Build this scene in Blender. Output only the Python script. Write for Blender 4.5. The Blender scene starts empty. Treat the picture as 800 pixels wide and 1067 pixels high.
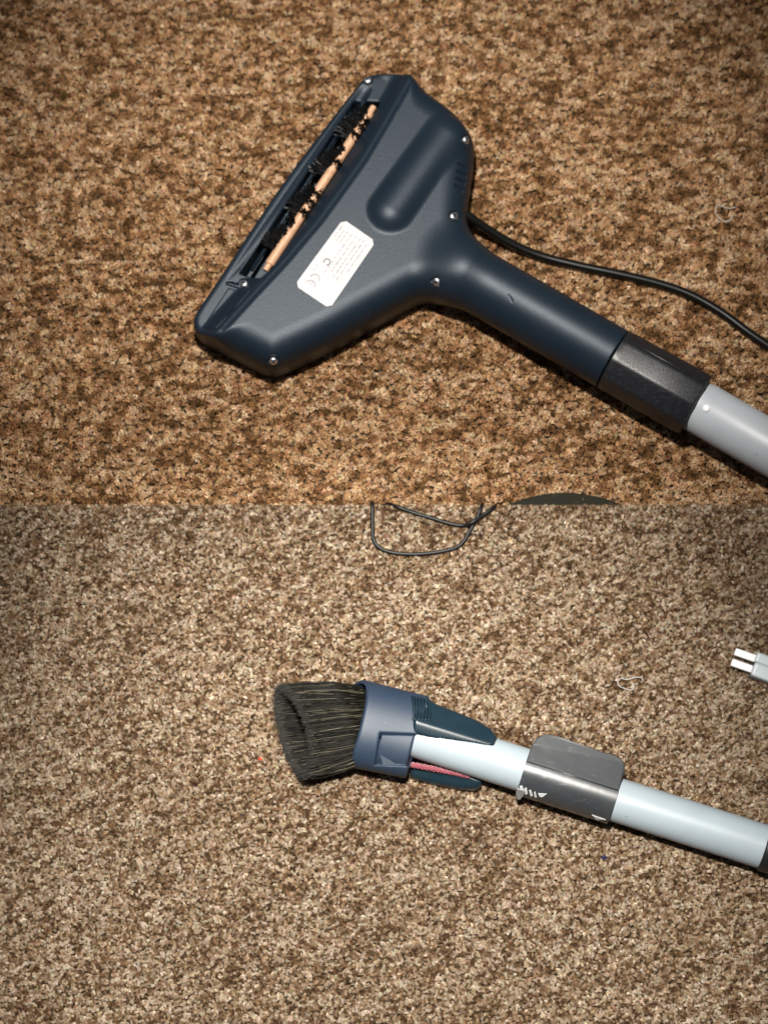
import bpy, math, random
import numpy as np
from mathutils import Vector

# ------------------------------------------------------------------ camera, light, exposure
S = bpy.context.scene
COL = S.collection
D, TILT, WV, HV = 1700.0, math.radians(15), 560.0, 746.9      # millimetres
CAM = np.array([0, -D * math.sin(TILT), D * math.cos(TILT)])
FWD = np.array([0, math.sin(TILT), -math.cos(TILT)])
UP = np.array([0, math.cos(TILT), math.sin(TILT)])

cam_data = bpy.data.cameras.new('camera')
cam = bpy.data.objects.new('camera', cam_data)
COL.objects.link(cam)
cam.location = Vector(CAM / 1000)
cam.rotation_euler = (TILT, 0, 0)
cam_data.sensor_fit = 'VERTICAL'
cam_data.sensor_height = 36
cam_data.lens = 36 * D / HV
cam_data.clip_start, cam_data.clip_end = 0.05, 30
cam_data.dof.use_dof = True
cam_data.dof.focus_distance = 1.58
cam_data.dof.aperture_fstop = 6.5
S.camera = cam

world = bpy.data.worlds.new('World')
S.world = world
world.use_nodes = True
bg = world.node_tree.nodes['Background']
bg.inputs[0].default_value = (0.80, 0.86, 1.0, 1)
bg.inputs[1].default_value = 0.10


def flash(name, loc, target, watts, size_deg, colour):
    d = bpy.data.lights.new(name, 'SPOT')
    d.energy, d.color = watts, colour
    d.spot_size, d.spot_blend, d.shadow_soft_size = math.radians(size_deg), 1.0, 0.03
    o = bpy.data.objects.new(name, d)
    COL.objects.link(o)
    o.location = loc
    o.rotation_euler = (Vector(target) - Vector(loc)).to_track_quat('-Z', 'Y').to_euler()
    return o


flash('camera_flash', (-0.07, 0.29, 1.25), (-0.01, 0.175, 0), 163, 41, (1, 0.95, 0.88))
flash('camera_flash', (-0.01, -0.06, 1.25), (-0.005, -0.335, 0), 204, 40, (1, 0.96, 0.89))

S.view_settings.view_transform = 'Standard'
S.view_settings.look = 'None'
S.view_settings.exposure = 0
S.view_settings.gamma = 1
S.render.resolution_x, S.render.resolution_y = 767, 1024

# ------------------------------------------------------------------ helpers
rng = np.random.default_rng(7)
random.seed(7)


def P(px, py, z=0.0):
    """point of the place (mm) seen at photo pixel px,py at height z"""
    d = FWD * D + np.array([1.0, 0, 0]) * ((px - 400) / 800 * WV) + UP * ((533.5 - py) / 1067 * HV)
    t = (z - CAM[2]) / d[2]
    return CAM + d * t


def PX(pts, z):
    return np.array([P(a, b, z)[:2] for a, b in pts])


def pick(f, px, py, z0=90.0, z1=-5.0):
    """first hit of a signed distance field along the sight line"""
    a, b = P(px, py, z0), P(px, py, z1)
    n = 400
    ts = np.linspace(0, 1, n)[:, None]
    q = a * (1 - ts) + b * ts
    v = f(q[:, 0], q[:, 1], q[:, 2])
    i = int(np.argmax(v < 0))
    if i == 0:
        return None, None
    t = ts[i - 1, 0] + (ts[i, 0] - ts[i - 1, 0]) * v[i - 1] / (v[i - 1] - v[i])
    p = a * (1 - t) + b * t
    e = 0.3
    g = np.array([f(*(p + e * np.eye(3)[k])) - f(*(p - e * np.eye(3)[k])) for k in range(3)], float).ravel()
    return p, g / np.linalg.norm(g)


def mesh_obj(name, verts, faces, mat, parent=None, smooth=True, normals=None):
    me = bpy.data.meshes.new(name)
    me.from_pydata((np.asarray(verts, float) / 1000).tolist(), [], [list(map(int, f)) for f in faces])
    me.update()
    if mat:
        me.materials.append(mat)
    me.polygons.foreach_set('use_smooth', [smooth] * len(me.polygons))
    if normals is not None:
        me.normals_split_custom_set_from_vertices(normals.tolist())
    o = bpy.data.objects.new(name, me)
    COL.objects.link(o)
    if parent:
        o.parent = parent
        o.matrix_parent_inverse = parent.matrix_basis.inverted()
    return o


def thing(name, label, cat, loc_mm, group=None):
    o = bpy.data.objects.new(name, None)
    COL.objects.link(o)
    o.empty_display_size = 0.02
    o.location = Vector(np.asarray(loc_mm) / 1000)
    tag(o, label, cat, group)
    return o


def tag(o, label=None, cat=None, group=None, kind=None):
    for k, v in (('label', label), ('category', cat), ('group', group), ('kind', kind)):
        if v:
            o[k] = v
    return o


def smooth_path(pts, n=12):
    """Catmull-Rom through points"""
    p = np.asarray(pts, float)
    p = np.vstack([2 * p[0] - p[1], p, 2 * p[-1] - p[-2]])
    out = []
    for i in range(1, len(p) - 2):
        for t in np.linspace(0, 1, n, endpoint=False):
            a, b, c, d = p[i - 1], p[i], p[i + 1], p[i + 2]
            out.append(0.5 * (2 * b + (c - a) * t + (2 * a - 5 * b + 4 * c - d) * t * t + (3 * b - a - 3 * c + d) * t ** 3))
    out.append(p[-2])
    return np.array(out)


def tube_geo(path, rad, seg=12, cap=True):
    path = np.asarray(path, float)
    n = len(path)
    rad = np.broadcast_to(rad, (n,))
    tan = np.gradient(path, axis=0)
    tan /= np.linalg.norm(tan, axis=1)[:, None]
    ref = np.array([0, 0, 1.0])
    if abs(tan[0] @ ref) > 0.9:
        ref = np.array([1.0, 0, 0])
    verts = []
    u = np.cross(tan[0], ref)
    u /= np.linalg.norm(u)
    for i in range(n):
        u = u - tan[i] * (u @ tan[i])
        u /= np.linalg.norm(u)
        w = np.cross(tan[i], u)
        for k in range(seg):
            a = 2 * math.pi * k / seg
            verts.append(path[i] + rad[i] * (math.cos(a) * u + math.sin(a) * w))
    faces = [(i * seg + k, i * seg + (k + 1) % seg, (i + 1) * seg + (k + 1) % seg, (i + 1) * seg + k)
             for i in range(n - 1) for k in range(seg)]
    if cap:
        faces.append(tuple(range(seg))[::-1])
        faces.append(tuple((n - 1) * seg + k for k in range(seg)))
    return np.array(verts), faces


def lathe(name, A, B, prof, mat, parent=None, seg=72, cap=True):
    """prof: (distance from A in mm towards B, radius)"""
    A, B = np.asarray(A, float), np.asarray(B, float)
    ax = (B - A) / np.linalg.norm(B - A)
    u = np.cross(ax, [0, 0, 1.0])
    if np.linalg.norm(u) < 1e-3:
        u = np.array([1.0, 0, 0])
    u /= np.linalg.norm(u)
    w = np.cross(u, ax)
    v, f = [], []
    for t, r in prof:
        for k in range(seg):
            a = 2 * math.pi * k / seg
            v.append(A + ax * t + r * (math.cos(a) * u + math.sin(a) * w))
    n = len(prof)
    for i in range(n - 1):
        for k in range(seg):
            f.append((i * seg + k, (i + 1) * seg + k, (i + 1) * seg + (k + 1) % seg, i * seg + (k + 1) % seg))
    if cap:
        f.append(tuple(range(seg)))
        f.append(tuple((n - 1) * seg + k for k in range(seg))[::-1])
    o = mesh_obj(name, v, f, mat, parent)
    o.data.set_sharp_from_angle(angle=math.radians(40))
    return o


def box_geo(c, ax, ay, az):
    c, ax, ay, az = (np.asarray(q, float) for q in (c, ax, ay, az))
    v = [c + sx * ax + sy * ay + sz * az for sz in (-1, 1) for sy in (-1, 1) for sx in (-1, 1)]
    f = [(0, 2, 3, 1), (4, 5, 7, 6), (0, 1, 5, 4), (2, 6, 7, 3), (0, 4, 6, 2), (1, 3, 7, 5)]
    return v, f


def join_geo(parts):
    V, F, n = [], [], 0
    for v, f in parts:
        V += list(v)
        F += [tuple(i + n for i in q) for q in f]
        n += len(v)
    return V, F


def bevel(o, w, seg=3):
    m = o.modifiers.new('bevel', 'BEVEL')
    m.width, m.segments, m.limit_method = w / 1000, seg, 'ANGLE'
    return o


# ---- signed distance modelling, meshed with surface nets
def smin(a, b, k):
    h = np.maximum(k - np.abs(a - b), 0) / k
    return np.minimum(a, b) - h * h * k * 0.25


def smax(a, b, k):
    return -smin(-a, -b, k)


def step(t, a, b):
    q = np.clip((t - a) / (b - a), 0, 1)
    return q * q * (3 - 2 * q)


def poly_sd(pts, x, y):
    pts = np.asarray(pts, float)
    d = np.full(np.broadcast(x, y).shape, 1e18)
    s = np.ones(d.shape)
    n = len(pts)
    for i in range(n):
        a, b = pts[i], pts[i - 1]
        ex, ey = b - a
        wx, wy = x - a[0], y - a[1]
        t = np.clip((wx * ex + wy * ey) / (ex * ex + ey * ey), 0, 1)
        d = np.minimum(d, (wx - ex * t) ** 2 + (wy - ey * t) ** 2)
        c1, c2, c3 = y >= a[1], y < b[1], ex * wy > ey * wx
        s = np.where((c1 & c2 & c3) | (~c1 & ~c2 & ~c3), -s, s)
    return s * np.sqrt(d)


class Field2:
    """polygon distance, softened and sampled as a cubic B-spline"""
    def __init__(self, pts, g=2.0, pad=45, blur=2):
        pts = np.asarray(pts, float)
        self.g, self.lo = g, pts.min(0) - pad
        n = np.ceil((pts.max(0) + pad - self.lo) / g).astype(int) + 1
        self.n = n
        d = poly_sd(pts, (self.lo[0] + g * np.arange(n[0]))[:, None], (self.lo[1] + g * np.arange(n[1]))[None, :])
        for _ in range(blur):
            for ax in (0, 1):
                p = np.pad(d, [(1, 1) if k == ax else (0, 0) for k in (0, 1)], mode='edge')
                d = (p[:-2, :] + 2 * d + p[2:, :]) / 4 if ax == 0 else (p[:, :-2] + 2 * d + p[:, 2:]) / 4
        self.d = d

    def __call__(self, x, y):
        u = np.clip((x - self.lo[0]) / self.g, 1.001, self.n[0] - 3.001)
        v = np.clip((y - self.lo[1]) / self.g, 1.001, self.n[1] - 3.001)
        u, v = np.broadcast_arrays(u, v)
        i, j = np.floor(u).astype(int), np.floor(v).astype(int)
        a, b = u - i, v - j

        def w(t):
            return ((1 - t) ** 3 / 6, (3 * t ** 3 - 6 * t * t + 4) / 6, (-3 * t ** 3 + 3 * t * t + 3 * t + 1) / 6, t ** 3 / 6)
        wu, wv = w(a), w(b)
        r = 0
        for p in range(4):
            for q in range(4):
                r = r + wu[p] * wv[q] * self.d[i + p - 1, j + q - 1]
        return r


def capsule(x, y, z, a, b, ra, rb=None, zs=1.0):
    rb = ra if rb is None else rb
    a, b = np.asarray(a, float), np.asarray(b, float)
    e = b - a
    t = np.clip(((x - a[0]) * e[0] + (y - a[1]) * e[1] + (z - a[2]) * e[2]) / (e @ e), 0, 1)
    return np.sqrt((x - a[0] - e[0] * t) ** 2 + (y - a[1] - e[1] * t) ** 2 + ((z - a[2] - e[2] * t) * zs) ** 2) - (ra + (rb - ra) * t)


def sdf_obj(name, f, lo, hi, h, mat, parent=None):
    lo, hi = np.asarray(lo, float), np.asarray(hi, float)
    n = np.ceil((hi - lo) / h).astype(int) + 1
    ax = [lo[k] + h * np.arange(n[k]) for k in range(3)]
    val = np.broadcast_to(f(ax[0][:, None, None], ax[1][None, :, None], ax[2][None, None, :]), tuple(n))
    neg = val < 0
    c = [neg[i:n[0] - 1 + i, j:n[1] - 1 + j, k:n[2] - 1 + k] for i in (0, 1) for j in (0, 1) for k in (0, 1)]
    cnt = sum(q.astype(np.int8) for q in c)
    act = (cnt > 0) & (cnt < 8)
    cells = np.argwhere(act)
    idx = -np.ones(act.shape, int)
    idx[act] = np.arange(len(cells))
    acc = np.zeros((len(cells), 3))
    num = np.zeros(len(cells))
    I, J, K = cells.T
    for axis in range(3):
        o1, o2 = [q for q in range(3) if q != axis]
        for a in (0, 1):
            for b in (0, 1):
                off = np.zeros(3, int)
                off[o1], off[o2] = a, b
                off2 = off.copy()
                off2[axis] = 1
                v0 = val[I + off[0], J + off[1], K + off[2]]
                v1 = val[I + off2[0], J + off2[1], K + off2[2]]
                m = (v0 < 0) != (v1 < 0)
                t = np.where(m, v0 / np.where(m, v0 - v1, 1), 0)
                p = np.tile(off.astype(float), (len(cells), 1))
                p[:, axis] = t
                acc[m] += p[m]
                num[m] += 1
    V = lo + (cells + acc / num[:, None]) * h

    def grad(V):
        e = h * 0.35
        g = np.stack([f(*(V + e * np.eye(3)[k]).T) - f(*(V - e * np.eye(3)[k]).T) for k in range(3)], 1) / (2 * e)
        return g
    for _ in range(2):
        g = grad(V)
        q = (g ** 2).sum(1)
        st = (f(*V.T) / np.maximum(q, 0.1))[:, None] * g
        ln = np.linalg.norm(st, axis=1)[:, None]
        V = V - st * np.minimum(1, 0.5 * h / np.maximum(ln, 1e-9))
    N = grad(V)
    N /= np.linalg.norm(N, axis=1)[:, None] + 1e-12
    F = []
    for axis in range(3):
        o1, o2 = [(1, 2), (2, 0), (0, 1)][axis]
        sl0 = [slice(None)] * 3
        sl1 = [slice(None)] * 3
        sl0[axis], sl1[axis] = slice(0, n[axis] - 1), slice(1, n[axis])
        A, B = neg[tuple(sl0)], neg[tuple(sl1)]
        e = np.argwhere(A != B)
        ok = (e[:, o1] > 0) & (e[:, o2] > 0) & (e[:, o1] < n[o1] - 1) & (e[:, o2] < n[o2] - 1)
        e = e[ok]
        flip = A[tuple(e.T)]

        def cell(da, db):
            q = e.copy()
            q[:, o1] += da
            q[:, o2] += db
            return idx[tuple(q.T)]
        quad = np.stack([cell(-1, -1), cell(0, -1), cell(0, 0), cell(-1, 0)], 1)
        quad[~flip] = quad[~flip][:, ::-1]
        F.append(quad)
    F = np.vstack(F)
    return mesh_obj(name, V, F, mat, parent, True, N)


# ------------------------------------------------------------------ materials
def mat(name, col, rough=0.5, metal=0.0, spec=0.5, bump=None, vary=None, coat=0.0, speck=None, sheen=0.0):
    """bump=(scale per metre, strength, distance mm), vary=(scale, second colour, low, high), speck likewise with sharp edges"""
    m = bpy.data.materials.new(name)
    m.use_nodes = True
    nt = m.node_tree
    b = nt.nodes['Principled BSDF']
    b.inputs['Base Color'].default_value = (*col, 1)
    b.inputs['Roughness'].default_value = rough
    b.inputs['Metallic'].default_value = metal
    b.inputs['Specular IOR Level'].default_value = spec
    b.inputs['Coat Weight'].default_value = coat
    b.inputs['Sheen Weight'].default_value = sheen
    tc = nt.nodes.new('ShaderNodeTexCoord')
    last = None
    for v in (vary, speck):
        if not v:
            continue
        mp = nt.nodes.new('ShaderNodeMapping')
        nt.links.new(tc.outputs['Object'], mp.inputs[0])
        if len(v) > 4:
            mp.inputs['Rotation'].default_value = (0, 0, v[4])
            mp.inputs['Scale'].default_value = v[5]
        nz = nt.nodes.new('ShaderNodeTexNoise')
        nz.inputs['Scale'].default_value = v[0]
        nz.inputs['Detail'].default_value = 6
        nt.links.new(mp.outputs[0], nz.inputs['Vector'])
        mr = nt.nodes.new('ShaderNodeMapRange')
        mr.inputs[1].default_value, mr.inputs[2].default_value = v[2], v[3]
        nt.links.new(nz.outputs[0], mr.inputs[0])
        mx = nt.nodes.new('ShaderNodeMix')
        mx.data_type = 'RGBA'
        nt.links.new(mr.outputs[0], mx.inputs[0])
        if last is None:
            mx.inputs[6].default_value = (*col, 1)
        else:
            nt.links.new(last, mx.inputs[6])
        mx.inputs[7].default_value = (*v[1], 1)
        last = mx.outputs[2]
    if last is not None:
        nt.links.new(last, b.inputs['Base Color'])
    if bump:
        nz = nt.nodes.new('ShaderNodeTexNoise')
        nz.inputs['Scale'].default_value = bump[0]
        nz.inputs['Detail'].default_value = 3
        nt.links.new(tc.outputs['Object'], nz.inputs['Vector'])
        bp = nt.nodes.new('ShaderNodeBump')
        bp.inputs['Strength'].default_value = bump[1]
        bp.inputs['Distance'].default_value = bump[2] / 1000
        nt.links.new(nz.outputs[0], bp.inputs['Height'])
        nt.links.new(bp.outputs[0], b.inputs['Normal'])
    return m


def attr_mat(name, attr, kind, rough=0.9, spec=0.2, sheen=0.0):
    m = bpy.data.materials.new(name)
    m.use_nodes = True
    nt = m.node_tree
    b = nt.nodes['Principled BSDF']
    b.inputs['Roughness'].default_value = rough
    b.inputs['Specular IOR Level'].default_value = spec
    b.inputs['Sheen Weight'].default_value = sheen
    a = nt.nodes.new('ShaderNodeAttribute')
    a.attribute_name, a.attribute_type = attr, kind
    nt.links.new(a.outputs['Color'], b.inputs['Base Color'])
    return m


AX_UP = -math.radians(29.7)       # direction of the upper tube seen from above
AX_LO = -math.radians(17.6)
M_NAVY = mat('navy_textured_plastic', (0.0046, 0.0094, 0.0155), 0.42, spec=0.24, bump=(1500, 0.45, 0.3),
             vary=(60, (0.0064, 0.0108, 0.0165), 0.4, 0.75), speck=(380, (0.06, 0.06, 0.058), 0.735, 0.80))
M_NAVY.node_tree.nodes['Principled BSDF'].inputs['Specular Tint'].default_value = (0.84, 0.92, 1.0, 1)
M_SLEEVE = mat('worn_black_rubber', (0.0055, 0.006, 0.0075), 0.38, spec=0.45, bump=(1300, 0.45, 0.35),
               vary=(400, (0.022, 0.024, 0.027), 0.5, 0.85, AX_UP, (0.45, 1.6, 1.6)))
M_TUBE = mat('pale_grey_tube_plastic', (0.27, 0.292, 0.315), 0.42, spec=0.5, bump=(900, 0.12, 0.15),
             vary=(35, (0.235, 0.255, 0.278), 0.4, 0.75), speck=(190, (0.05, 0.055, 0.06), 0.70, 0.76))
M_TUBE2 = mat('white_grey_tube_plastic', (0.25, 0.295, 0.325), 0.40, spec=0.4, bump=(500, 0.06, 0.2),
              vary=(40, (0.235, 0.275, 0.30), 0.4, 0.7), speck=(190, (0.13, 0.13, 0.13), 0.69, 0.76, AX_LO, (.5, 1.2, 1.2)))
M_BLACK = mat('black_cord_rubber', (0.0035, 0.0035, 0.003), 0.25, spec=0.3)
M_CORD2 = mat('thin_black_cord', (0.004, 0.004, 0.0035), 0.45, spec=0.25)
M_SLOT = mat('dark_slot_plastic', (0.003, 0.0045, 0.006), 0.35)
M_WOOD = mat('tan_roller', (0.38, 0.22, 0.13), 0.55, vary=(300, (0.28, 0.15, 0.08), 0.45, 0.75), bump=(700, 0.3, 0.3))
M_BRISTLE_BLACK = mat('black_roller_bristle', (0.003, 0.003, 0.003), 0.4)
M_SCREW = mat('zinc_screw', (0.55, 0.56, 0.58), 0.36, metal=1.0)
M_LABEL = mat('white_paper_label', (0.345, 0.337, 0.343), 0.5, spec=0.3, vary=(120, (0.305, 0.297, 0.303), 0.45, 0.8))
M_PRINT = mat('pale_label_print', (0.185, 0.172, 0.176), 0.6)
M_PRINT_DARK = mat('grey_label_print', (0.06, 0.05, 0.055), 0.6)
M_BLUE = mat('blue_brush_plastic', (0.0120, 0.0225, 0.042), 0.50, spec=0.32, bump=(800, 0.2, 0.25),
             vary=(50, (0.017, 0.027, 0.044), 0.4, 0.75), speck=(420, (0.14, 0.15, 0.17), 0.735, 0.78))
M_TEAL = mat('dark_teal_plastic', (0.005, 0.0145, 0.022), 0.32, spec=0.5, bump=(800, 0.18, 0.2),
             vary=(70, (0.008, 0.018, 0.025), 0.4, 0.75))
M_RED = mat('red_lint_pile', (0.17, 0.007, 0.020), 0.85, vary=(900, (0.31, 0.05, 0.085), 0.45, 0.7), bump=(1400, 1.0, 1.2), sheen=0.3)
M_CLIP = mat('grey_glossy_plastic', (0.022, 0.0245, 0.027), 0.32, spec=0.55, bump=(90, 0.10, 1.0),
             vary=(60, (0.030, 0.033, 0.036), 0.4, 0.7), speck=(260, (0.09, 0.095, 0.10), 0.64, 0.74, AX_LO, (.3, 1.5, 1.5)))
M_CLIP_FLAT = M_CLIP
M_STRESS = mat('stress_whitened_plastic', (0.42, 0.43, 0.44), 0.5, bump=(900, 0.5, 0.4))
M_COLLAR = mat('charcoal_collar_plastic', (0.007, 0.008, 0.009), 0.4)
M_PRONG = mat('white_prong_plastic', (0.62, 0.62, 0.63), 0.4)
M_PLUG = mat('pale_grey_plug_plastic', (0.36, 0.40, 0.42), 0.35)
M_DISC = mat('dull_dark_rubber', (0.013, 0.0122, 0.009), 0.9, spec=0.06, bump=(500, 0.3, 0.3))
M_LINT = mat('white_lint', (0.42, 0.41, 0.39), 0.8)
M_CRUMB = mat('navy_crumb', (0.02, 0.022, 0.06), 0.3)
M_REDC = mat('red_crumb', (0.5, 0.05, 0.03), 0.7)

# ------------------------------------------------------------------ carpets (the setting)
ZL = 9.0                                            # height of the lower carpet's pile above the upper carpet's
SEAM = P(400, 525, ZL)[1]
X0, X1 = -400.0, 400.0
YT, YB = SEAM + 470.0, SEAM - 480.0


def slab(name, x0, x1, y0, y1, z0, z1, m):
    v, f = box_geo(((x0 + x1) / 2, (y0 + y1) / 2, (z0 + z1) / 2), ((x1 - x0) / 2, 0, 0), (0, (y1 - y0) / 2, 0), (0, 0, (z1 - z0) / 2))
    return mesh_obj(name, v, f, m, None, False)


M_BACK = mat('carpet_backing', (0.06, 0.04, 0.024), 0.95, spec=0.1, vary=(300, (0.10, 0.07, 0.045), 0.4, 0.7))
carpet_a = tag(slab('carpet', X0, X1, SEAM - 240, YT, -8, -3.2, M_BACK), 'warm brown mottled carpet under the flat nozzle', kind='structure')
carpet_b = tag(slab('carpet', X0, X1, YB, SEAM, 2.7, ZL - 3.2, M_BACK), 'greyer beige speckled carpet under the bristle brush', kind='structure')


def value_noise(x, y, sx, sy, ang, seed):
    r = np.random.default_rng(seed)
    g = r.random((256, 256))
    c, s = math.cos(ang), math.sin(ang)
    u, v = (x * c + y * s) / sx + 1000, (-x * s + y * c) / sy + 1000
    i, j = np.floor(u).astype(int), np.floor(v).astype(int)
    fu, fv = u - i, v - j
    fu, fv = fu * fu * (3 - 2 * fu), fv * fv * (3 - 2 * fv)
    i, j = i % 256, j % 256
    i2, j2 = (i + 1) % 256, (j + 1) % 256
    return (g[i, j] * (1 - fu) + g[i2, j] * fu) * (1 - fv) + (g[i, j2] * (1 - fu) + g[i2, j2] * fu) * fv


def tuft_nodes():
    ng = bpy.data.node_groups.new('carpet_tufts', 'GeometryNodeTree')
    ng.interface.new_socket('Geometry', in_out='INPUT', socket_type='NodeSocketGeometry')
    ng.interface.new_socket('Geometry', in_out='OUTPUT', socket_type='NodeSocketGeometry')
    ng.interface.new_socket('Material', in_out='INPUT', socket_type='NodeSocketMaterial')
    gi, go = ng.nodes.new('NodeGroupInput'), ng.nodes.new('NodeGroupOutput')
    L = ng.links.new
    join = ng.nodes.new('GeometryNodeJoinGeometry')
    r = random.Random(3)
    for k in range(7):
        cone = ng.nodes.new('GeometryNodeMeshCone')
        cone.fill_type = 'NONE'
        cone.inputs['Vertices'].default_value = 5
        cone.inputs['Side Segments'].default_value = 2
        cone.inputs['Radius Top'].default_value = 0.12
        cone.inputs['Radius Bottom'].default_value = 0.30
        cone.inputs['Depth'].default_value = 1.0
        tr = ng.nodes.new('GeometryNodeTransform')
        a = 2 * math.pi * k / 6 + r.uniform(-.4, .4)
        rad = 0.0 if k == 6 else r.uniform(.30, .55)
        tr.inputs['Translation'].default_value = (rad * math.cos(a), rad * math.sin(a), r.uniform(-.12, .06))
        lean = r.uniform(.25, .75)
        tr.inputs['Rotation'].default_value = (-lean * math.sin(a) + r.uniform(-.3, .3), lean * math.cos(a) + r.uniform(-.3, .3), 0)
        L(cone.outputs['Mesh'], tr.inputs['Geometry'])
        L(tr.outputs[0], join.inputs[0])
    sm = ng.nodes.new('GeometryNodeSetShadeSmooth')
    L(join.outputs[0], sm.inputs[0])
    smt = ng.nodes.new('GeometryNodeSetMaterial')
    L(sm.outputs[0], smt.inputs['Geometry'])
    L(gi.outputs['Material'], smt.inputs['Material'])
    inst = ng.nodes.new('GeometryNodeInstanceOnPoints')
    L(gi.outputs['Geometry'], inst.inputs['Points'])
    L(smt.outputs[0], inst.inputs['Instance'])
    for nm, sock in (('trot', 'Rotation'), ('tscale', 'Scale')):
        at = ng.nodes.new('GeometryNodeInputNamedAttribute')
        at.data_type = 'FLOAT_VECTOR'
        at.inputs['Name'].default_value = nm
        out = [q for q in at.outputs if q.name == 'Attribute'][0]
        L(out, inst.inputs[sock])
    L(inst.outputs[0], go.inputs['Geometry'])
    return ng


TUFTS = tuft_nodes()
M_PILE = attr_mat('carpet_yarn', 'tcol', 'INSTANCER', 0.95, 0.1)


def pile(parent, x0, x1, y0, y1, ztip, pitch, height, palette, weights, seed, streak, mott, lay):
    r = np.random.default_rng(seed)
    nx, ny = int((x1 - x0) / pitch), int((y1 - y0) / pitch)
    gx, gy = np.meshgrid(np.arange(nx), np.arange(ny), indexing='ij')
    x = (x0 + (gx + 0.5 + 0.5 * (gy % 2)) * pitch).ravel()
    y = (y0 + (gy + 0.5) * pitch).ravel()
    x = np.clip(x + r.normal(0, 0.28 * pitch, x.size), x0 + .4, x1 - .4)
    y = np.clip(y + r.normal(0, 0.28 * pitch, y.size), y0 + .6, y1 - .6)
    n = x.size
    # yarn choice: a few yarn colours, clumped and drawn out a little along the pile
    f = (mott[2] * value_noise(x, y, mott[0], mott[1], streak, seed + 1)
         + mott[5] * value_noise(x, y, mott[3], mott[4], streak + .2, seed + 2)
         + mott[6] * r.random(n))
    f += mott[7] * (value_noise(x, y, 60, 25, streak, seed + 3) - .5)
    rank = np.argsort(np.argsort(f)) / n
    edges = np.cumsum(weights) / sum(weights)
    ci = np.searchsorted(edges, rank).clip(0, len(palette) - 1)
    col = np.array(palette)[ci]
    jit = np.exp(r.normal(0, 0.09, n))[:, None]
    col = col * jit * np.exp(r.normal(0, 0.03, (n, 3)))
    me = bpy.data.meshes.new('carpet_pile')
    me.from_pydata((np.stack([x, y, np.full(n, ztip - height * .5) + r.normal(0, .35, n)], 1) / 1000).tolist(), [], [])
    a = me.attributes.new('tcol', 'FLOAT_COLOR', 'POINT')
    a.data.foreach_set('color', np.hstack([col.clip(0, .9), np.ones((n, 1))]).astype(np.float32).ravel())
    rot = np.stack([r.normal(lay[0], .28, n), r.normal(lay[1], .28, n), r.uniform(0, 6.28, n)], 1)
    a = me.attributes.new('trot', 'FLOAT_VECTOR', 'POINT')
    a.data.foreach_set('vector', rot.astype(np.float32).ravel())
    w = pitch * r.uniform(.62, .95, n)
    sc = np.stack([w, w, height * r.uniform(.85, 1.12, n)], 1) / 1000
    a = me.attributes.new('tscale', 'FLOAT_VECTOR', 'POINT')
    a.data.foreach_set('vector', sc.astype(np.float32).ravel())
    me.materials.append(M_PILE)
    o = bpy.data.objects.new('carpet_pile', me)
    COL.objects.link(o)
    o.parent = parent
    md = o.modifiers.new('tufts', 'NODES')
    md.node_group = TUFTS
    ident = [s.identifier for s in TUFTS.interface.items_tree if s.name == 'Material'][0]
    md[ident] = M_PILE
    return tag(o, kind='stuff')


PAL_A = [(0.120, 0.061, 0.024), (0.235, 0.121, 0.052), (0.37, 0.215, 0.107), (0.46, 0.30, 0.168), (0.53, 0.385, 0.245)]
PAL_B = [(0.105, 0.061, 0.031), (0.212, 0.124, 0.065), (0.33, 0.23, 0.143), (0.435, 0.336, 0.232), (0.53, 0.445, 0.345)]
pile(carpet_a, X0, X1, SEAM + .5, YT, .8, 2.3, 3.0, PAL_A, (11, 21, 28, 25, 15), 11, 0.06,
     (6.4, 3.2, 1.0, 13, 7, .22, .40, .05), (0.10, 0.12))
pile(carpet_b, X0, X1, YB, SEAM - .3, ZL + .8, 1.5, 2.6, PAL_B, (14, 20, 23, 24, 19), 23, 0.33,
     (3.6, 1.7, .75, 24, 4.0, .26, .66, .03), (0.12, 0.10))

# ------------------------------------------------------------------ flat motor nozzle (upper carpet)
H = 43.0
OUTPX = [(372, 86), (379, 77), (391, 74), (410, 75), (426, 80), (440, 90), (470, 112), (487, 131), (494, 147), (494, 165),
         (490, 195), (487, 222), (486, 250), (478, 285), (462, 306), (440, 311), (414, 325), (382, 343), (350, 361),
         (310, 380), (292, 388), (280, 389), (250, 375), (212, 355), (204, 347), (203, 338), (207, 328), (230, 292),
         (290, 197), (342, 124)]
# the outline seen on the far side is the rolled top edge, on the near side the lower flank
OUT = np.array([P(a, b, 32 - 17 * min(1, max(0, (b - 120) / 220)))[:2] for a, b in OUTPX])
OUT = smooth_path(np.vstack([OUT, OUT[:1]])[:, :2], 4)[:-1]
FRONT = PX([(446, 62), (431, 88), (407, 130), (382, 172), (338, 233), (300, 278), (268, 312), (238, 345), (215, 372),
            (150, 340), (360, 40)], 38)
SLOT = PX([(369, 103), (396, 105), (391, 116), (284, 283), (272, 292), (250, 283)], 31)
GROOVE = [P(238, 295, 28), P(268, 304, 28)]
NA, NB = P(490, 289, 26), P(638, 374, 26)
NR = 23.4
BUMP = (P(463, 142, 40), P(407, 221, 40))
SCREWS = [(383, 83), (254, 295), (486, 146), (473, 225), (454, 294), (285, 377)]
VENTS = [((478, 170.5), (486, 176.5)), ((477, 178.5), (485, 184.5)), ((476, 186), (484, 191.5)), ((475, 193.5), (482, 199.5))]
screw_pts = {}
F_OUT, F_FRONT = Field2(OUT), Field2(FRONT, blur=3)


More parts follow.
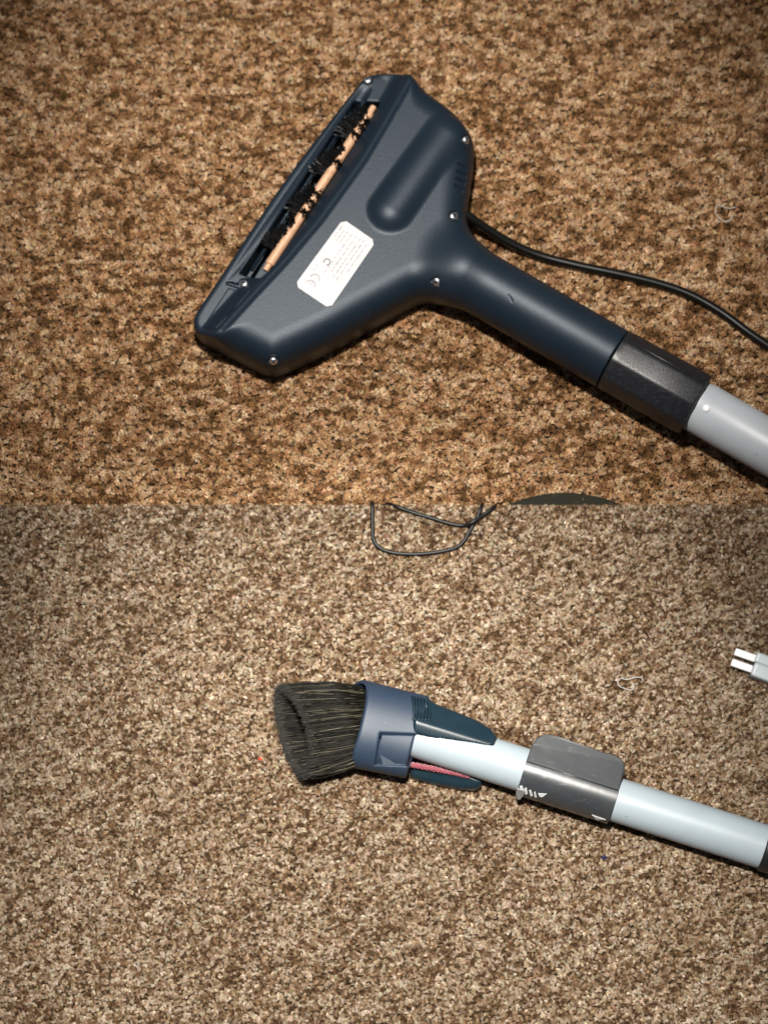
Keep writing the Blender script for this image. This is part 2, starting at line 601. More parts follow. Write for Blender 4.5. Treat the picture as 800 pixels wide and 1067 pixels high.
def head_base(x, y, z):
    d2 = F_OUT(x, y)
    fr = F_FRONT(x, y)
    t = -fr
    ztop = H - 1.6 * step(t, -1, 4) - 13.0 * step(t, 3.5, 20) - 0.55 * np.maximum(t - 27, 0)
    k = 5 + 17 * step(-t, -8, 10)
    body = smax(smax(d2, (z - ztop) * 0.9, k), 1.5 - z, 6)
    neck = capsule(x, y, z, NA, NB + (NB - NA) * .2, NR)
    d = smin(body, neck, 26)
    b = capsule(x, y, z, BUMP[0] + [0, 0, -3], BUMP[1] + [0, 0, -1], 16.5, 16.5, 1.5)
    d = smin(d, b, 4.0)
    ax = (NB - NA) / np.linalg.norm(NB - NA)
    cut = (x - NB[0]) * ax[0] + (y - NB[1]) * ax[1]
    return smax(d, cut, 1.0)


def head(x, y, z):
    d = head_base(x, y, z)
    s = smax(poly_sd(SLOT, x, y), 9 - z, 2)
    d = smax(d, -s, 1.6)
    d = smax(d, -capsule(x, y, z, GROOVE[0], GROOVE[1], 1.2), .6)
    for p, n in screw_pts.values():
        rr = np.sqrt((x - p[0]) ** 2 + (y - p[1]) ** 2 + 0 * z)
        d = smax(d, -np.maximum(rr - 3.7, (p[2] - 1.6) - z), .8)
    for a, b in vent_pts:
        d = smax(d, -capsule(x, y, z, a, b, 1.2), .4)
    d = smax(d, -capsule(x, y, z, MOLD[0] + [0, 0, .66], MOLD[1] + [0, 0, .66], 0.8), .8)
    return d


for q in SCREWS:
    p, n = pick(head_base, *q)
    screw_pts[q] = (p, n)
vent_pts = [(pick(head_base, *a)[0], pick(head_base, *b)[0]) for a, b in VENTS]
MOLD = [pick(head_base, 530, 308)[0], pick(head_base, 533, 314)[0]]

base = P(345, 300, 0)
base[2] = 1.0
nozzle = thing('motor_nozzle', 'navy flat T-shaped vacuum nozzle lying slot side up with white rating sticker', 'vacuum nozzle', base)
xs, ys = OUT[:, 0], OUT[:, 1]
sdf_obj('body', head, (xs.min() - 3, min(ys.min(), NB[1] - 28) - 3, -1), (NB[0] + 16, ys.max() + 3, 54), 0.95, M_NAVY, nozzle)

for q in SCREWS:
    p, n = screw_pts[q]
    c = p - n * 1.6
    s = lathe('screw', c, c + n, [(0, 3.2), (1.0, 3.2), (1.8, 2.8), (2.3, 1.8), (2.4, 0.9), (1.7, 0.6)], M_SCREW, nozzle, 24)
    t = np.cross(n, [0.6, 0.8, 0])
    t /= np.linalg.norm(t)
    w = np.cross(n, t)
    cc = c + n * 2.25
    g = join_geo([box_geo(cc, t * 1.7, w * .32, n * .16), box_geo(cc, w * 1.7, t * .32, n * .15)])
    mesh_obj('cross_slot', g[0], g[1], M_SLOT, s, False)

# roller in the slot
RA, RB = P(389.5, 111, 24), P(276.5, 282, 24)
roller = lathe('roller', RA, RB, [(0, 2.0), (0.4, 2.4), (6, 2.5), (6.5, 3.5), (np.linalg.norm(RB - RA) - 6, 3.5),
                                  (np.linalg.norm(RB - RA) - 5, 2.4), (np.linalg.norm(RB - RA), 2.3)], M_WOOD, nozzle, 32)
ra = (RB - RA) / np.linalg.norm(RB - RA)
rl = np.cross(ra, [0, 0, 1.0])
rl /= np.linalg.norm(rl)
if rl[0] > 0:
    rl = -rl
LEN = np.linalg.norm(RB - RA)


def bristle_tuft(t, ang, n=16, ln=11.0, spread=.32):
    parts = []
    for _ in range(n):
        a = ang + random.gauss(0, spread * .6)
        d = math.cos(a) * rl + math.sin(a) * np.array([0, 0, 1.0]) + ra * random.gauss(0, .22)
        d /= np.linalg.norm(d)
        s = RA + ra * (t * LEN + random.uniform(-1.6, 1.6)) + 3.8 * d
        l = ln * random.uniform(.7, 1.05)
        e = s + d * l
        e[2] = min(e[2], 33.5)
        mid = (s + e) / 2 + np.array([random.gauss(0, .5), random.gauss(0, .5), random.gauss(0, .3)])
        parts.append(tube_geo([s, mid, e], [.62, .58, .3], 4, False))
    g = join_geo(parts)
    return mesh_obj('bristle_tuft', g[0], g[1], M_BRISTLE_BLACK, roller)


# rows of tufts in four groups, some tips lapping over the roller
for a_, b_, n_ in ((.06, .20, 5), (.29, .43, 5), (.54, .66, 5), (.74, .88, 4)):
    for i in range(n_):
        q = i / (n_ - 1)
        bristle_tuft(a_ + (b_ - a_) * q, 1.25 - .85 * q + random.uniform(-.1, .1), 20, 10.5 + 2 * q, .26)
for t in (.10, .135, .19, .36, .545, .60, .66):
    bristle_tuft(t, 1.95, 22, 5.6, .75)

# inner rails seen in the slot
for a, b, z in (((366, 118), (262, 282), 22), ((381, 103), (376, 112), 27)):
    v, f = tube_geo([P(*a, z), P(*b, z)], 1.6, 8)
    mesh_obj('slot_rail', v, f, M_NAVY, nozzle)

# end panel
EP = PX([(238, 299), (262, 307), (243, 330), (226, 347), (211, 340)], 30)


def end_panel(x, y, z):
    return smax(smax(poly_sd(EP, x, y), head_base(x, y, z) - .8, 1.2), -(head_base(x, y, z) + 2.5), .5)


sdf_obj('end_panel', end_panel, (EP[:, 0].min() - 2, EP[:, 1].min() - 2, 12), (EP[:, 0].max() + 2, EP[:, 1].max() + 2, 40), .7, M_NAVY, nozzle)

# rating sticker
LC = [np.array(q, float) for q in ((357.5, 228.5), (391.5, 252), (343.5, 322), (307, 297.5))]


def lab_px(u, v):          # u along short side, v along long side
    return (LC[0] * (1 - u) + LC[1] * u) * (1 - v) + (LC[3] * (1 - u) + LC[2] * u) * v


def on_head(px, py, lift):
    p, n = pick(head, px, py)
    return p + n * lift


def build_label():
    nu, nv = 12, 20
    V, F = [], []
    for lift in (0.55, -0.1):
        for j in range(nv + 1):
            v = j / nv
            ru, rv = .10, .055
            e = min(v, 1 - v)
            ins = 0 if e >= rv else ru * (1 - math.sqrt(max(0, 1 - ((rv - e) / rv) ** 2)))
            for i in range(nu + 1):
                u = ins + (1 - 2 * ins) * i / nu
                V.append(on_head(*lab_px(u, v), lift))
    m = nu + 1
    for j in range(nv):
        for i in range(nu):
            F.append((j * m + i, (j + 1) * m + i, (j + 1) * m + i + 1, j * m + i + 1))
    o = (nv + 1) * m
    ring = [i for i in range(m)] + [j * m + nu for j in range(1, nv + 1)] + [nv * m + i for i in range(nu - 1, -1, -1)] + [j * m for j in range(nv - 1, 0, -1)]
    for a, b in zip(ring, ring[1:] + ring[:1]):
        F.append((a, b, b + o, a + o))
    q = mesh_obj('rating_sticker', V, F, M_LABEL, nozzle)
    q.data.set_sharp_from_angle(angle=math.radians(50))
    return q


sticker = build_label()


def ribbon(uvs, w):
    p = np.array([on_head(*lab_px(u, v), .75) for u, v in uvs])
    t = np.gradient(p, axis=0)
    s = np.cross(t, [0, 0, 1.0])
    s /= np.linalg.norm(s, axis=1)[:, None]
    V = np.vstack([p + s * w / 2, p - s * w / 2])
    n = len(p)
    return list(V), [(i, i + 1, n + i + 1, n + i) for i in range(n - 1)]


def arc(u, v, r, a0, a1, n=14):
    return [(u + r * 1.9 * math.cos(a), v + r * math.sin(a)) for a in np.linspace(a0, a1, n)]


# conformity mark: two open arcs, the second with a middle bar; and a round open mark
pr = [ribbon(arc(.30, .795, .055, math.pi, 2 * math.pi), .8), ribbon(arc(.30, .885, .055, math.pi, 2 * math.pi), .8),
      ribbon([(.30, .885 - .05), (.30, .885)], .5)]
g = join_geo(pr)
mesh_obj('conformity_mark', g[0], g[1], M_PRINT, sticker, False)
g = join_geo([ribbon(arc(.30, .545, .040, math.pi * .75, math.pi * 2.35), .8)])
mesh_obj('round_mark', g[0], g[1], M_PRINT_DARK, sticker, False)
r_ = random.Random(5)
pr = []
for u in (.08, .18, .28, .40, .52, .64, .74, .85):
    v = r_.uniform(.06, .10)
    end = {0.08: .22, .18: .26, .28: .28}.get(u, r_.uniform(.35, .70))
    while v < end:
        l = r_.uniform(.02, .07)
        pr.append(ribbon([(u, v), (u, v + l)], r_.uniform(.4, .85)))
        v += l + r_.uniform(.012, .03)
for u, v in ((.12, .64), (.12, .70), (.16, .78), (.10, .86)):
    pr.append(ribbon([(u, v), (u + .05, v + .02)], .5))
g = join_geo(pr)
mesh_obj('fine_print', g[0], g[1], M_PRINT, sticker, False)

# rubber sleeve of the neck
ax = (NB - NA) / np.linalg.norm(NB - NA)
SE = P(724, 422, 26)
SL = np.linalg.norm(SE - NB)
sleeve = lathe('neck_sleeve', NB + ax * .6, SE, [(0, 20), (0, 22.6), (.8, 23.4), (3.5, 23.5), (5.5, 23.5), (SL * .5, 23.7), (SL - 2.5, 23.9), (SL - .6, 23.2), (SL, 22), (SL, 19.6), (SL - 8, 19.5)], M_SLEEVE, nozzle, 96, False)
sm_ = sleeve.data
co = np.array([q.co[:] for q in sm_.vertices]) * 1000
u_ = np.cross(ax, [0, 0, 1.0])
u_ /= np.linalg.norm(u_)
w_ = np.cross(u_, ax)
rel = co - NB
al = rel @ ax
ru, rw = rel @ u_, rel @ w_
rr = np.hypot(ru, rw)
th_ = np.arctan2(rw, ru)
NF = 9
loc_ = (th_ - 1.25) % (2 * math.pi / NF) - math.pi / NF
fl = (math.cos(math.pi / NF) / np.cos(loc_)) ** .8 * 1.03
mid_ = (al > 4) & (rr > 21)
fac = np.where(mid_, fl, 1.0)
co = NB + al[:, None] * ax + (fac * ru)[:, None] * u_ + (fac * rw)[:, None] * w_
sm_.vertices.foreach_set('co', (co / 1000).astype(np.float32).ravel())
sd = np.cross(ax, [0, 0, 1.0])
upn = np.cross(sd, ax)
for a in (0.50,):
    dr = math.cos(a) * upn - math.sin(a) * sd
    v, f = tube_geo([NB + ax * 5 + dr * 23.5, NB + ax * (SL * .5) + dr * 23.65, NB + ax * (SL - 4) + dr * 23.8], .7, 6)
    mesh_obj('mould_line', v, f, M_SLEEVE, sleeve)

# power cord of the nozzle
cp = [(480, 219, 22), (489, 226, 20), (505, 237, 15), (530, 252.5, 9), (560, 266, 5), (600, 276.5, 4), (650, 287, 4), (690, 297, 4), (720, 308, 4),
      (750, 325, 4), (780, 347, 4), (802, 362, 4), (830, 381, 4), (870, 400, 4), (925, 412, 4)]
path = smooth_path([P(*q) for q in cp])
v, f = tube_geo(path, 3.4, 20)
mesh_obj('power_cord', v, f, M_BLACK, nozzle)

# tube pushed into the sleeve
TA, TB = SE - ax * 7, SE + ax * 175
tb0 = TA.copy()
tb0[2] = 0
tube = thing('vacuum_tube', 'pale grey wand tube pushed into the worn black sleeve of the flat nozzle', 'vacuum tube', tb0)
TLn = np.linalg.norm(TB - TA)
lathe('tube', TA, TB, [(0, 17), (0, 19.0), (10.5, 19.0), (11.2, 19.5), (TLn, 19.5), (TLn, 17.5), (TLn - 20, 17.5)], M_TUBE, tube, 96, False)


def tube_sdf(x, y, z):
    return capsule(x, y, z, TA - ax * 40, TB, 19.5)


p, n = pick(tube_sdf, 735.5, 425.5)
lathe('lock_button', p - n * 1.5, p, [(0, 2.6), (1.9, 2.6), (2.6, 2.0), (2.9, 1.0), (2.95, .1)], M_PRONG, tube, 24)

# dark round mat half hidden by the other carpet
c = P(588, 513, 2.4)
DR = 100.0
dc = np.array([c[0], c[1] - DR, .32])
disc = lathe('rubber_disc', dc, dc + [0, 0, 1], [(0, DR - .6), (.8, DR), (1.6, DR - .3), (2.3, DR - 1.6), (2.35, 2)], M_DISC, None, 160)
tag(disc, 'edge of a dull dark round rubber disc showing at the carpet seam', 'rubber disc')

# ------------------------------------------------------------------ bristle brush (lower carpet)
AXL = P(791, 881, ZL + 18) - P(530, 797.5, ZL + 18)
AXL /= np.linalg.norm(AXL)
SIDE = np.array([AXL[1], -AXL[0], 0])           # towards the lower edge of the photo
if SIDE[1] > 0:
    SIDE = -SIDE
ZA = ZL + 17.5
C0 = P(530, 797.5, ZA)
TR = 15.4


def tool_pt(px, py, z=None):
    return P(px, py, ZA if z is None else ZL + z)


brush = thing('dusting_brush', 'blue vacuum dusting brush with dark flared bristles and two teal flaps', 'vacuum brush', P(400, 760, ZL))

BA, BB = tool_pt(368, 753), tool_pt(438, 769)
bx = (BB - BA) / np.linalg.norm(BB - BA)
bs = np.array([bx[1], -bx[0], 0])
if bs[1] > 0:
    bs = -bs
BLn = np.linalg.norm(BB - BA)


def brush_local(x, y, z):
    u = (x - BA[0]) * bx[0] + (y - BA[1]) * bx[1]
    v = (x - BA[0]) * bs[0] + (y - BA[1]) * bs[1]
    return u, v, z - ZA


PANEL = PX([(396.5, 765.5), (436, 766.5), (428, 797), (391, 795)], ZL + 32)


def brush_body(x, y, z):
    u, v, w = brush_local(x, y, z)
    a = 31.0 - 1.0 * step(u, 0, BLn)
    b = 20.5 - 2.5 * step(u, 0, BLn)
    wc = np.where(w < 0, w * 1.15, w)
    q = ((np.abs(v) / a) ** 2.3 + (np.abs(wc) / b) ** 2.0 + 1e-9) ** (1 / 2.15)
    d = (q - 1) * 19.0
    d = smax(d, u - BLn + 1.5 + .06 * v, 2.0)
    # slanted mouth: set back on top
    d = smax(d, -(u + 5.5 - 0.62 * w - 0.004 * v * v) * .8, 1.2)
    # hollow mouth
    q2 = ((np.abs(v) / (a - 3)) ** 2.3 + (np.abs(wc) / (b - 2.6)) ** 2.0 + 1e-9) ** (1 / 2.15)
    hol = smax((q2 - 1) * 17.0, u - 20, 2)
    d = smax(d, -hol, .8)
    return d


def brush_panelled(x, y, z):
    d = brush_body(x, y, z)
    pz = smax(poly_sd(PANEL, x, y), -(brush_body(x, y, z) + 1.9), 1.0)
    return smax(d, -smax(pz, -(z - ZA), 1), 2.2)


sdf_obj('brush_body', brush_panelled, np.minimum(BA, BB) - [26, 46, 24], np.maximum(BA, BB) + [22, 46, 26], .9, M_BLUE, brush)
# wear scrape on the panel
p1 = [pick(brush_panelled, *q) for q in ((396, 786), (399, 797.5), (415, 797.5))]
if all(q[0] is not None for q in p1):
    tri = [q[0] + q[1] * .12 for q in p1]
    mesh_obj('panel_scrape', tri, [(0, 1, 2)], mat('scraped_plastic', (0.035, 0.045, 0.062), .5), brush, False)

# bristles
NB_ = 9500
th = rng.uniform(0, 2 * math.pi, NB_)
rad = 1 - 0.15 * rng.random(NB_)
V, F, CC = [], [], []
RC, RL = np.array([372., 754.]), np.array([5., 41.])
TC, TL = np.array([305., 762.]), np.array([12., 48.])
for k in range(NB_):
    c_, s_ = math.cos(th[k]), math.sin(th[k])
    r0 = RC + RL * c_ * rad[k] * .98 + np.array([9., 0]) * s_
    root = P(r0[0] + 6, r0[1], ZA + 15.5 * s_ * rad[k])
    t0 = TC + TL * c_ * rad[k] + np.array([18.5 if s_ > 0 else 13.0, 0]) * s_ * rad[k] + rng.normal(0, 1.0, 2) * [2.2, 1.0]
    tip = P(t0[0], t0[1], max(ZL + .6, ZA + 16.5 * s_ * rad[k]))
    if rng.random() < .06:
        tip += rng.normal(0, 2.6, 3)
        tip[2] = max(tip[2], ZL + .6)
    bow = rng.normal(0, .9, 3)
    out = SIDE * c_ * 1.2 + np.array([0, 0, 1.2 * s_])
    path = [root, root * .6 + tip * .4 + bow * .7 + out, root * .25 + tip * .75 + bow * .6 + out * .8, root * .05 + tip * .95 + bow * .15 + out * .3, tip]
    w = rng.uniform(.12, .23)
    v, f = tube_geo(path, [w, w, w * .9, w * .8, w * .7], 3, True)
    n0 = len(V)
    V.extend(v)
    F.extend([tuple(i + n0 for i in q) for q in f])
    tone = rng.random()
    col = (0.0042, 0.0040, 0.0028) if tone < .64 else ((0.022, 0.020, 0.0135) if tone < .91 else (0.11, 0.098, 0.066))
    CC.extend([col] * (len(v) - 3) + [(0.065, 0.064, 0.058)] * 3)  # last ring paler: light caught by the cut ends, put into the colour
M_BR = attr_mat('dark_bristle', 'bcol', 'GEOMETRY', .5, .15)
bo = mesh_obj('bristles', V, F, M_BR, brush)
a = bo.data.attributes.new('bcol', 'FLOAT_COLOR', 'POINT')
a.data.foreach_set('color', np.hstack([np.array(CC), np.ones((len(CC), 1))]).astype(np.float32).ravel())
tag(bo, kind='stuff')
# dark base plate holding the bristles
v, f = [], []
for q in range(48):
    an = 2 * math.pi * q / 48
    r0 = RC + RL * math.cos(an) * .93 + np.array([9., 0]) * math.sin(an)
    v.append(P(r0[0] + 7, r0[1], ZA + 14.5 * math.sin(an)))
for q in range(48):
    v.append(v[q] + bx * 2.5)
f = [tuple(range(48)), tuple(range(48, 96))[::-1]] + [(i, (i + 1) % 48, 48 + (i + 1) % 48, 48 + i) for i in range(48)]
mesh_obj('bristle_base', v, f, M_SLOT, brush, False)

# two flaps
F1 = PX([(432, 726), (446, 726), (455, 732), (476, 740), (498, 749), (512, 758), (518, 767), (517, 778), (510, 784.5),
         (497, 784), (461, 775.5), (429, 766)], ZL + 30)
R1 = (tool_pt(441, 754, 38.0), tool_pt(506, 774, 34.0))


def flap_top(x, y, z):
    d2 = poly_sd(F1, x, y)
    e = R1[1] - R1[0]
    t = np.clip(((x - R1[0][0]) * e[0] + (y - R1[0][1]) * e[1]) / (e[0] ** 2 + e[1] ** 2), -.1, 1.2)
    side = ((x - R1[0][0]) * SIDE[0] + (y - R1[0][1]) * SIDE[1]) - t * (e @ SIDE)
    zt = ZL + 37.2 - 4 * t - np.sqrt((side * np.where(side < 0, .62, .38)) ** 2 + 1.0) + 1
    # stays clear of the tube
    rt = capsule(x, y, z, C0 - AXL * 200, C0 + AXL * 300, TR + 1.0)
    d = smax(smax(d2, (z - zt) * .85, 3.2), ZL + 7 - z, 3)
    return smax(d, -rt, 1.0)


sdf_obj('flap', flap_top, (*(F1.min(0) - 3), ZL + 5), (*(F1.max(0) + 3), ZL + 42), .8, M_TEAL, brush)
F2 = PX([(426, 796), (470, 800), (492, 806), (502, 813), (502, 818), (496, 822.5), (479, 821.5), (447, 815), (428, 809)], ZL + 12)


def flap_low(x, y, z):
    d2 = poly_sd(F2, x, y)
    d = smax(smax(d2, (z - ZL - 16 + .62 * ((x - C0[0]) * SIDE[0] + (y - C0[1]) * SIDE[1] - 13)) * .85, 4), ZL + .8 - z, 3)
    return smax(d, -capsule(x, y, z, C0 - AXL * 200, C0 + AXL * 300, TR + .8), .8)


low = sdf_obj('flap', flap_low, (*(F2.min(0) - 3), ZL - 1), (*(F2.max(0) + 3), ZL + 18), .75, M_TEAL, brush)
low['label'] = 'lower flap with a red lint strip along it'
F3 = PX([(427, 793.5), (450, 797.5), (489, 807.5), (489.5, 811), (470, 807), (427, 799)], ZL + 16)


def lint(x, y, z):
    d = smax(smax(poly_sd(F3, x, y), z - ZL - 17.0, 2.2), ZL + 12 - z, 1)
    d = d + .38 * np.sin(x * 2.3 + 1.7 * np.sin(y * 1.1)) * np.sin(y * 2.7 + z)
    return smax(d, -capsule(x, y, z, C0 - AXL * 200, C0 + AXL * 300, TR + .5), .6)


sdf_obj('lint_strip', lint, (*(F3.min(0) - 2), ZL + 11), (*(F3.max(0) + 2), ZL + 19), .6, M_RED, low)
# ribbed hinge boot between body and flap
bt = PX([(426, 726), (448, 727), (447, 756), (426, 754)], ZL + 24)


def boot(x, y, z):
    side = (x - C0[0]) * SIDE[0] + (y - C0[1]) * SIDE[1]
    zt = ZL + 32.5 - .035 * (side + 2) ** 2
    return smax(smax(poly_sd(bt, x, y), (z - zt) * .8, 3), ZL + 8 - z, 2)


sdf_obj('hinge_boot', boot, (*(bt.min(0) - 3), ZL + 6), (*(bt.max(0) + 3), ZL + 38), .9, M_SLOT, brush)



def boot_or_body(x, y, z):
    return np.minimum(np.minimum(boot(x, y, z), brush_body(x, y, z)), flap_top(x, y, z))


for k in range(6):
    pts = []
    for t in np.linspace(0, 1, 8):
        q = (429.5 + 3.3 * k + 2.5 * math.sin(t * 2.4) - 1.5 * t, 726.5 + .7 * k + (24 - .6 * k) * t)
        p, n = pick(boot_or_body, *q)
        if p is not None:
            pts.append(p + n * .35)
    if len(pts) > 3:
        v, f = tube_geo(smooth_path(pts, 4), np.linspace(1.1, .8, (len(pts) - 1) * 4 + 1), 8)
        mesh_obj('hinge_rib', v, f, M_TEAL, brush)

# tube of the brush
q0 = C0 - AXL * 72
q0b = q0.copy()
q0b[2] = ZL
wand = thing('brush_tube', 'white grey tube carrying the bristle brush, with a dark end collar', 'vacuum tube', q0b)
t1 = (P(796, 882.5, ZA) - C0) @ AXL
lathe('tube', q0, C0 + AXL * t1, [(0, TR - 2), (0, TR), (72 + t1, TR)], M_TUBE2, wand, 96, False)
e0 = C0 + AXL * (t1 - 1.0)
lathe('end_collar', e0, e0 + AXL * 90, [(0, TR), (0, TR + .8), (.8, TR + 1.5), (86, TR + 1.9), (90, TR)], M_COLLAR, wand, 96)

# grey clip round the tube
clip_c0, clip_c1 = (P(545, 802, ZA) - C0) @ AXL, (P(640, 833, ZA) - C0) @ AXL
clip = thing('tube_clip', 'glossy grey plastic clip with a broken white edge snapped round the white tube', 'clip', P(590, 816, ZL))


def tool_frame(t, ang, r):
    """point on the tube: ang 0 = top, positive towards the lower edge"""
    return C0 + AXL * t + r * (math.cos(ang) * np.array([0, 0, 1.0]) + math.sin(ang) * SIDE)


def shell_geo(a0, a1, r0, r1, ts, na=40, slant=0.0):
    V, F = [], []
    for r in (r0, r1):
        for t in ts:
            for k in range(na + 1):
                an = a0 + (a1 - a0) * k / na
                V.append(tool_frame(t + slant * an, an, r))
    m, L_ = na + 1, len(ts)
    o = m * L_
    for j in range(L_ - 1):
        for k in range(na):
            F.append((j * m + k, j * m + k + 1, (j + 1) * m + k + 1, (j + 1) * m + k))
            F.append((o + j * m + k, o + (j + 1) * m + k, o + (j + 1) * m + k + 1, o + j * m + k + 1))
    for j in range(L_ - 1):
        for k in (0, na):
            F.append((j * m + k, (j + 1) * m + k, o + (j + 1) * m + k, o + j * m + k))
    for j in (0, L_ - 1):
        for k in range(na):
            F.append((j * m + k, j * m + k + 1, o + j * m + k + 1, o + j * m + k))
    return V, F


v, f = shell_geo(-.22, 2.5, TR + .3, TR + 2.6, np.linspace(clip_c0, clip_c1, 14))
sh = mesh_obj('clip_shell', v, f, M_CLIP, clip)
sh.data.set_sharp_from_angle(angle=math.radians(35))
# flat wing above the crease, with rounded outer corners
L2 = clip_c1 - clip_c0
outl = [(0, 0), (L2, 0), (L2, 15), (L2 - 1.5, 20), (L2 - 6, 22.5), (L2 - 14, 23.2), (L2 * .75, 22.6), (L2 * .3, 23.6), (12, 23.5), (6, 22), (2, 17.5), (.4, 12)]
V = []
for lift in (0, -2.2):
    for t, s in outl:
        V.append(C0 + AXL * (clip_c0 + t) - SIDE * (4.1 + s) + np.array([0, 0, TR + 2.15 + lift - .24 * s + (.0025 * s * s)]))
n = len(outl)
F = [tuple(range(n)), tuple(range(n, 2 * n))[::-1]] + [(i, n + i, n + (i + 1) % n, (i + 1) % n) for i in range(n)]
bevel(mesh_obj('clip_wing', V, F, M_CLIP, clip, False), .6, 2)
# raised crease line
v, f = tube_geo([tool_frame(clip_c0 + .4, -.20, TR + 2.5), tool_frame(clip_c1 - .4, -.20, TR + 2.5)], .55, 8)
mesh_obj('crease_line', v, f, M_CLIP, clip)


def clip_sdf(x, y, z):
    return capsule(x, y, z, C0 - AXL * 200, C0 + AXL * 300, TR + 2.7)


def chip(name, pts, lift, m):
    q = [pick(clip_sdf, *p) for p in pts]
    top = [p + nn * lift for p, nn in q]
    bot = [p - nn * .3 for p, nn in q]
    n = len(pts)
    F = [tuple(range(n)), tuple(range(n, 2 * n))[::-1]] + [(i, n + i, n + (i + 1) % n, (i + 1) % n) for i in range(n)]
    return mesh_obj(name, top + bot, F, m, clip, False)


for pts in ([(541, 819), (544, 818.5), (545.5, 823), (542.5, 824)], [(546, 821.5), (548.5, 820.5), (549.5, 827), (547, 827.5)],
            [(551, 823.5), (553, 823), (555, 829), (552.5, 829.5)], [(556, 825.5), (557.5, 824.5), (559, 830.5), (557, 830.5)],
            [(560.5, 826.5), (569.5, 827), (564.5, 830.5), (562, 829.8)], [(616.5, 849), (630.5, 854), (621, 853.6)]):
    chip('stress_chip', pts, .35, M_STRESS)
# torn tab hanging off the lower corner
V = [tool_frame(clip_c0 + t, a_, r_) for r_ in (TR + .6, TR + 2.9) for t, a_ in ((-.5, .95), (6, .95), (5.2, 1.35), (4.0, 1.62), (1.6, 1.62), (-.2, 1.3))]
V = [np.array(q) + SIDE * (2.6 if i % 6 in (3, 4) else .6) for i, q in enumerate(V)]
F = [tuple(range(6)), tuple(range(6, 12))[::-1]] + [(i, 6 + i, 6 + (i + 1) % 6, (i + 1) % 6) for i in range(6)]
bevel(mesh_obj('torn_tab', V, F, mat('torn_grey_plastic', (.19, .195, .20), .45, bump=(700, .5, .5)), clip, False), .5, 2)

# ------------------------------------------------------------------ thin cord loop hanging over the seam
zc = ZL + 2.0
loop = [(385, 500, -1), (387, 518, 3), (388, 526, zc), (388, 545, zc), (389, 562, zc), (396, 571, zc), (410, 576, zc), (432, 577.5, zc), (455, 575.5, zc), (474, 571, zc),
        (483, 564, zc), (490, 552, zc), (496, 541, zc), (501, 529, zc), (503, 518, 4), (505, 500, -1)]
loop2 = [(395, 505, -1), (404, 519, 4), (413, 528, zc), (430, 534, zc), (450, 540, zc), (468, 545.5, zc), (482, 547.5, zc + .5), (492, 544, zc + 3.4), (503, 537, zc + 2), (514, 529, zc), (521, 519, 4), (530, 502, -1)]


def loop_obj(pts, label):
    # the ends dip behind the carpet edge and under the upper carpet
    w = []
    for x, y, z in pts:
        q = P(x, y, z)
        if z < ZL:
            q = np.array([P(x, 525, ZL)[0], SEAM + (1.6 if z > 2 else 1.6), 2.0 if z > 2 else -12.0])
        w.append(q)
    v, f = tube_geo(smooth_path(w, 10), 1.45, 12)
    o = mesh_obj('thin_cord', v, f, M_CORD2)
    return tag(o, label, 'cord')


loop_obj(loop, 'thin black cord sagging in a deep loop from the carpet seam')
loop_obj(loop2, 'thin black cord running shallowly across the deep loop at the seam')

# ------------------------------------------------------------------ two-pin plug at the edge
pd = P(795, 700, ZL + 5) - P(770, 690.5, ZL + 5)
pd[2] = 0
pd /= np.linalg.norm(pd)
psd = np.array([-pd[1], pd[0], 0])
pc = P(781.5, 693.5, ZL + 6)
plug = thing('pin_plug', 'pale grey two-pin plug with flat white prongs lying on the beige carpet', 'plug', pc * [1, 1, 0] + [0, 0, ZL])
for (a, b) in (((765, 679.2), (785, 686.2)), ((761.5, 690.2), (781.5, 697.2))):
    A, B = P(*a, ZL + 7), P(*b, ZL + 7)
    d = (B - A) / np.linalg.norm(B - A)
    B = B + d * 1.0
    s = np.array([-d[1], d[0], 0])
    v, f = box_geo((A + B) / 2, d * np.linalg.norm(B - A) / 2, s * 2.7, np.array([0, 0, 1.8]))
    bevel(mesh_obj('prong', v, f, M_PRONG, plug, False), .7, 2)
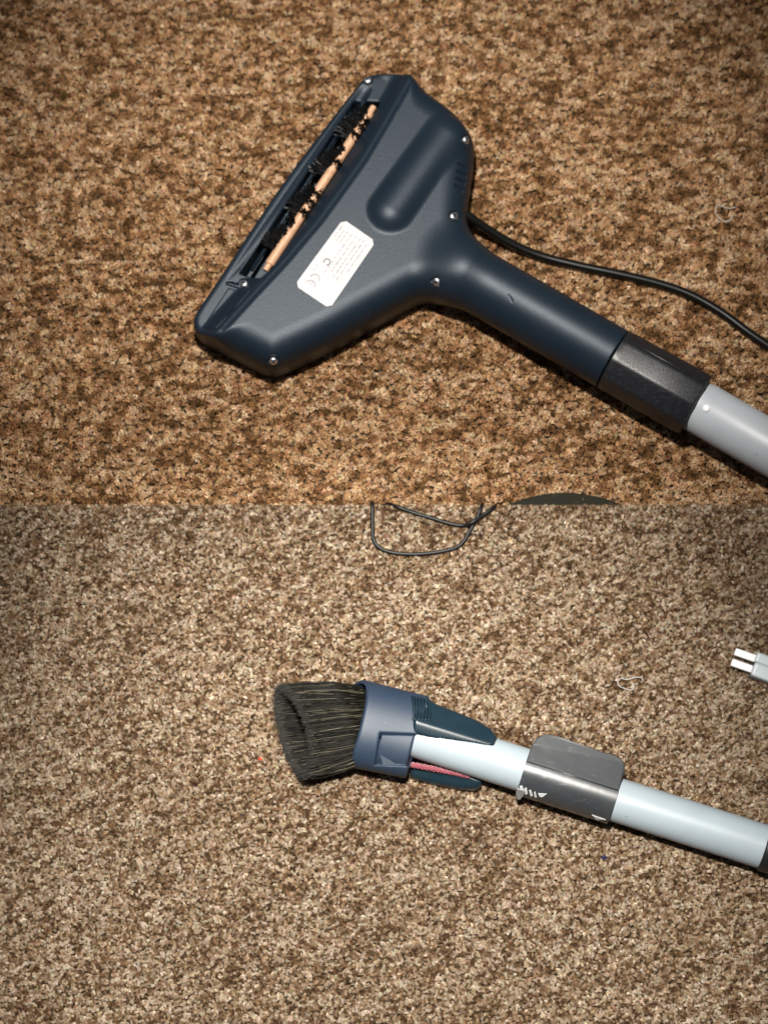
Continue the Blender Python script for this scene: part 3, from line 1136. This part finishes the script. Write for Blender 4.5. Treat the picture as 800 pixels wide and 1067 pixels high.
for (a, hw, m) in (((784.6, 684.6), 4.0, M_PLUG), ((781.4, 697.0), 5.2, M_PLUG)):
    A = P(*a, ZL + 6.5)
    v, f = box_geo(A + pd * 21, pd * 20, psd * hw, np.array([0, 0, 5.3 if hw > 5 else 4.6]))
    bevel(mesh_obj('plug_body', v, f, m, plug, False), 2.0, 4)

# ------------------------------------------------------------------ lint and crumbs
def thread(pts, z, r, label, m=M_LINT):
    v, f = tube_geo(smooth_path([P(a, b, z + .9 + .3 * math.sin(i)) for i, (a, b) in enumerate(pts)], 8), r, 6)
    return tag(mesh_obj('lint_thread', v, f, m), label, 'lint')


thread([(766, 216), (758, 217), (748, 214), (745, 219), (747, 225), (755, 231), (761, 229), (763, 224)], 1.2, .55, 'curled pale thread on the warm brown carpet above the power cord', mat('dull_thread', (.30, .26, .21), .8))
thread([(669, 709), (668, 706), (661, 706), (653, 708), (646, 707), (643.5, 711), (645, 715), (651, 717.5), (657, 719), (660, 716), (658, 712)], ZL + 1.2, .27,
       'fine white curled thread on the beige carpet above the clip')


def crumb(px, py, z, s, m, label, name='crumb'):
    c = P(px, py, z + .9)
    V = [c + np.array(q) * s * random.uniform(.7, 1.25) for q in ((1, 0, -.3), (.2, 1, -.2), (-1, .1, -.4), (-.1, -1, -.3), (.4, .3, .8), (-.4, -.2, .6))]
    F = [(0, 1, 4), (1, 2, 5), (1, 5, 4), (2, 3, 5), (3, 0, 4), (3, 4, 5), (0, 3, 2, 1)]
    return tag(mesh_obj(name, V, F, m, None, False), label, 'crumb')


crumb(629, 894, ZL + 1.0, 2.5, M_CRUMB, 'tiny navy crumb on the beige carpet below the grey clip')
crumb(271, 791, ZL + .8, 1.6, M_REDC, 'tiny red crumb on the carpet beside the bristle tips')
for px, py, z, t in ((53, 613, ZL, 'white lint speck on the beige carpet far out from the cord loops'), (245, 561, ZL, 'white lint speck on the beige carpet between the seam and the brush'),
                     (668, 1011, ZL, 'white lint speck on the beige carpet well below the tube'), (756, 142, 0, 'white lint speck on the brown carpet above the curled thread')):
    crumb(px, py, z + .9, .9, M_LINT, t, 'lint_speck')
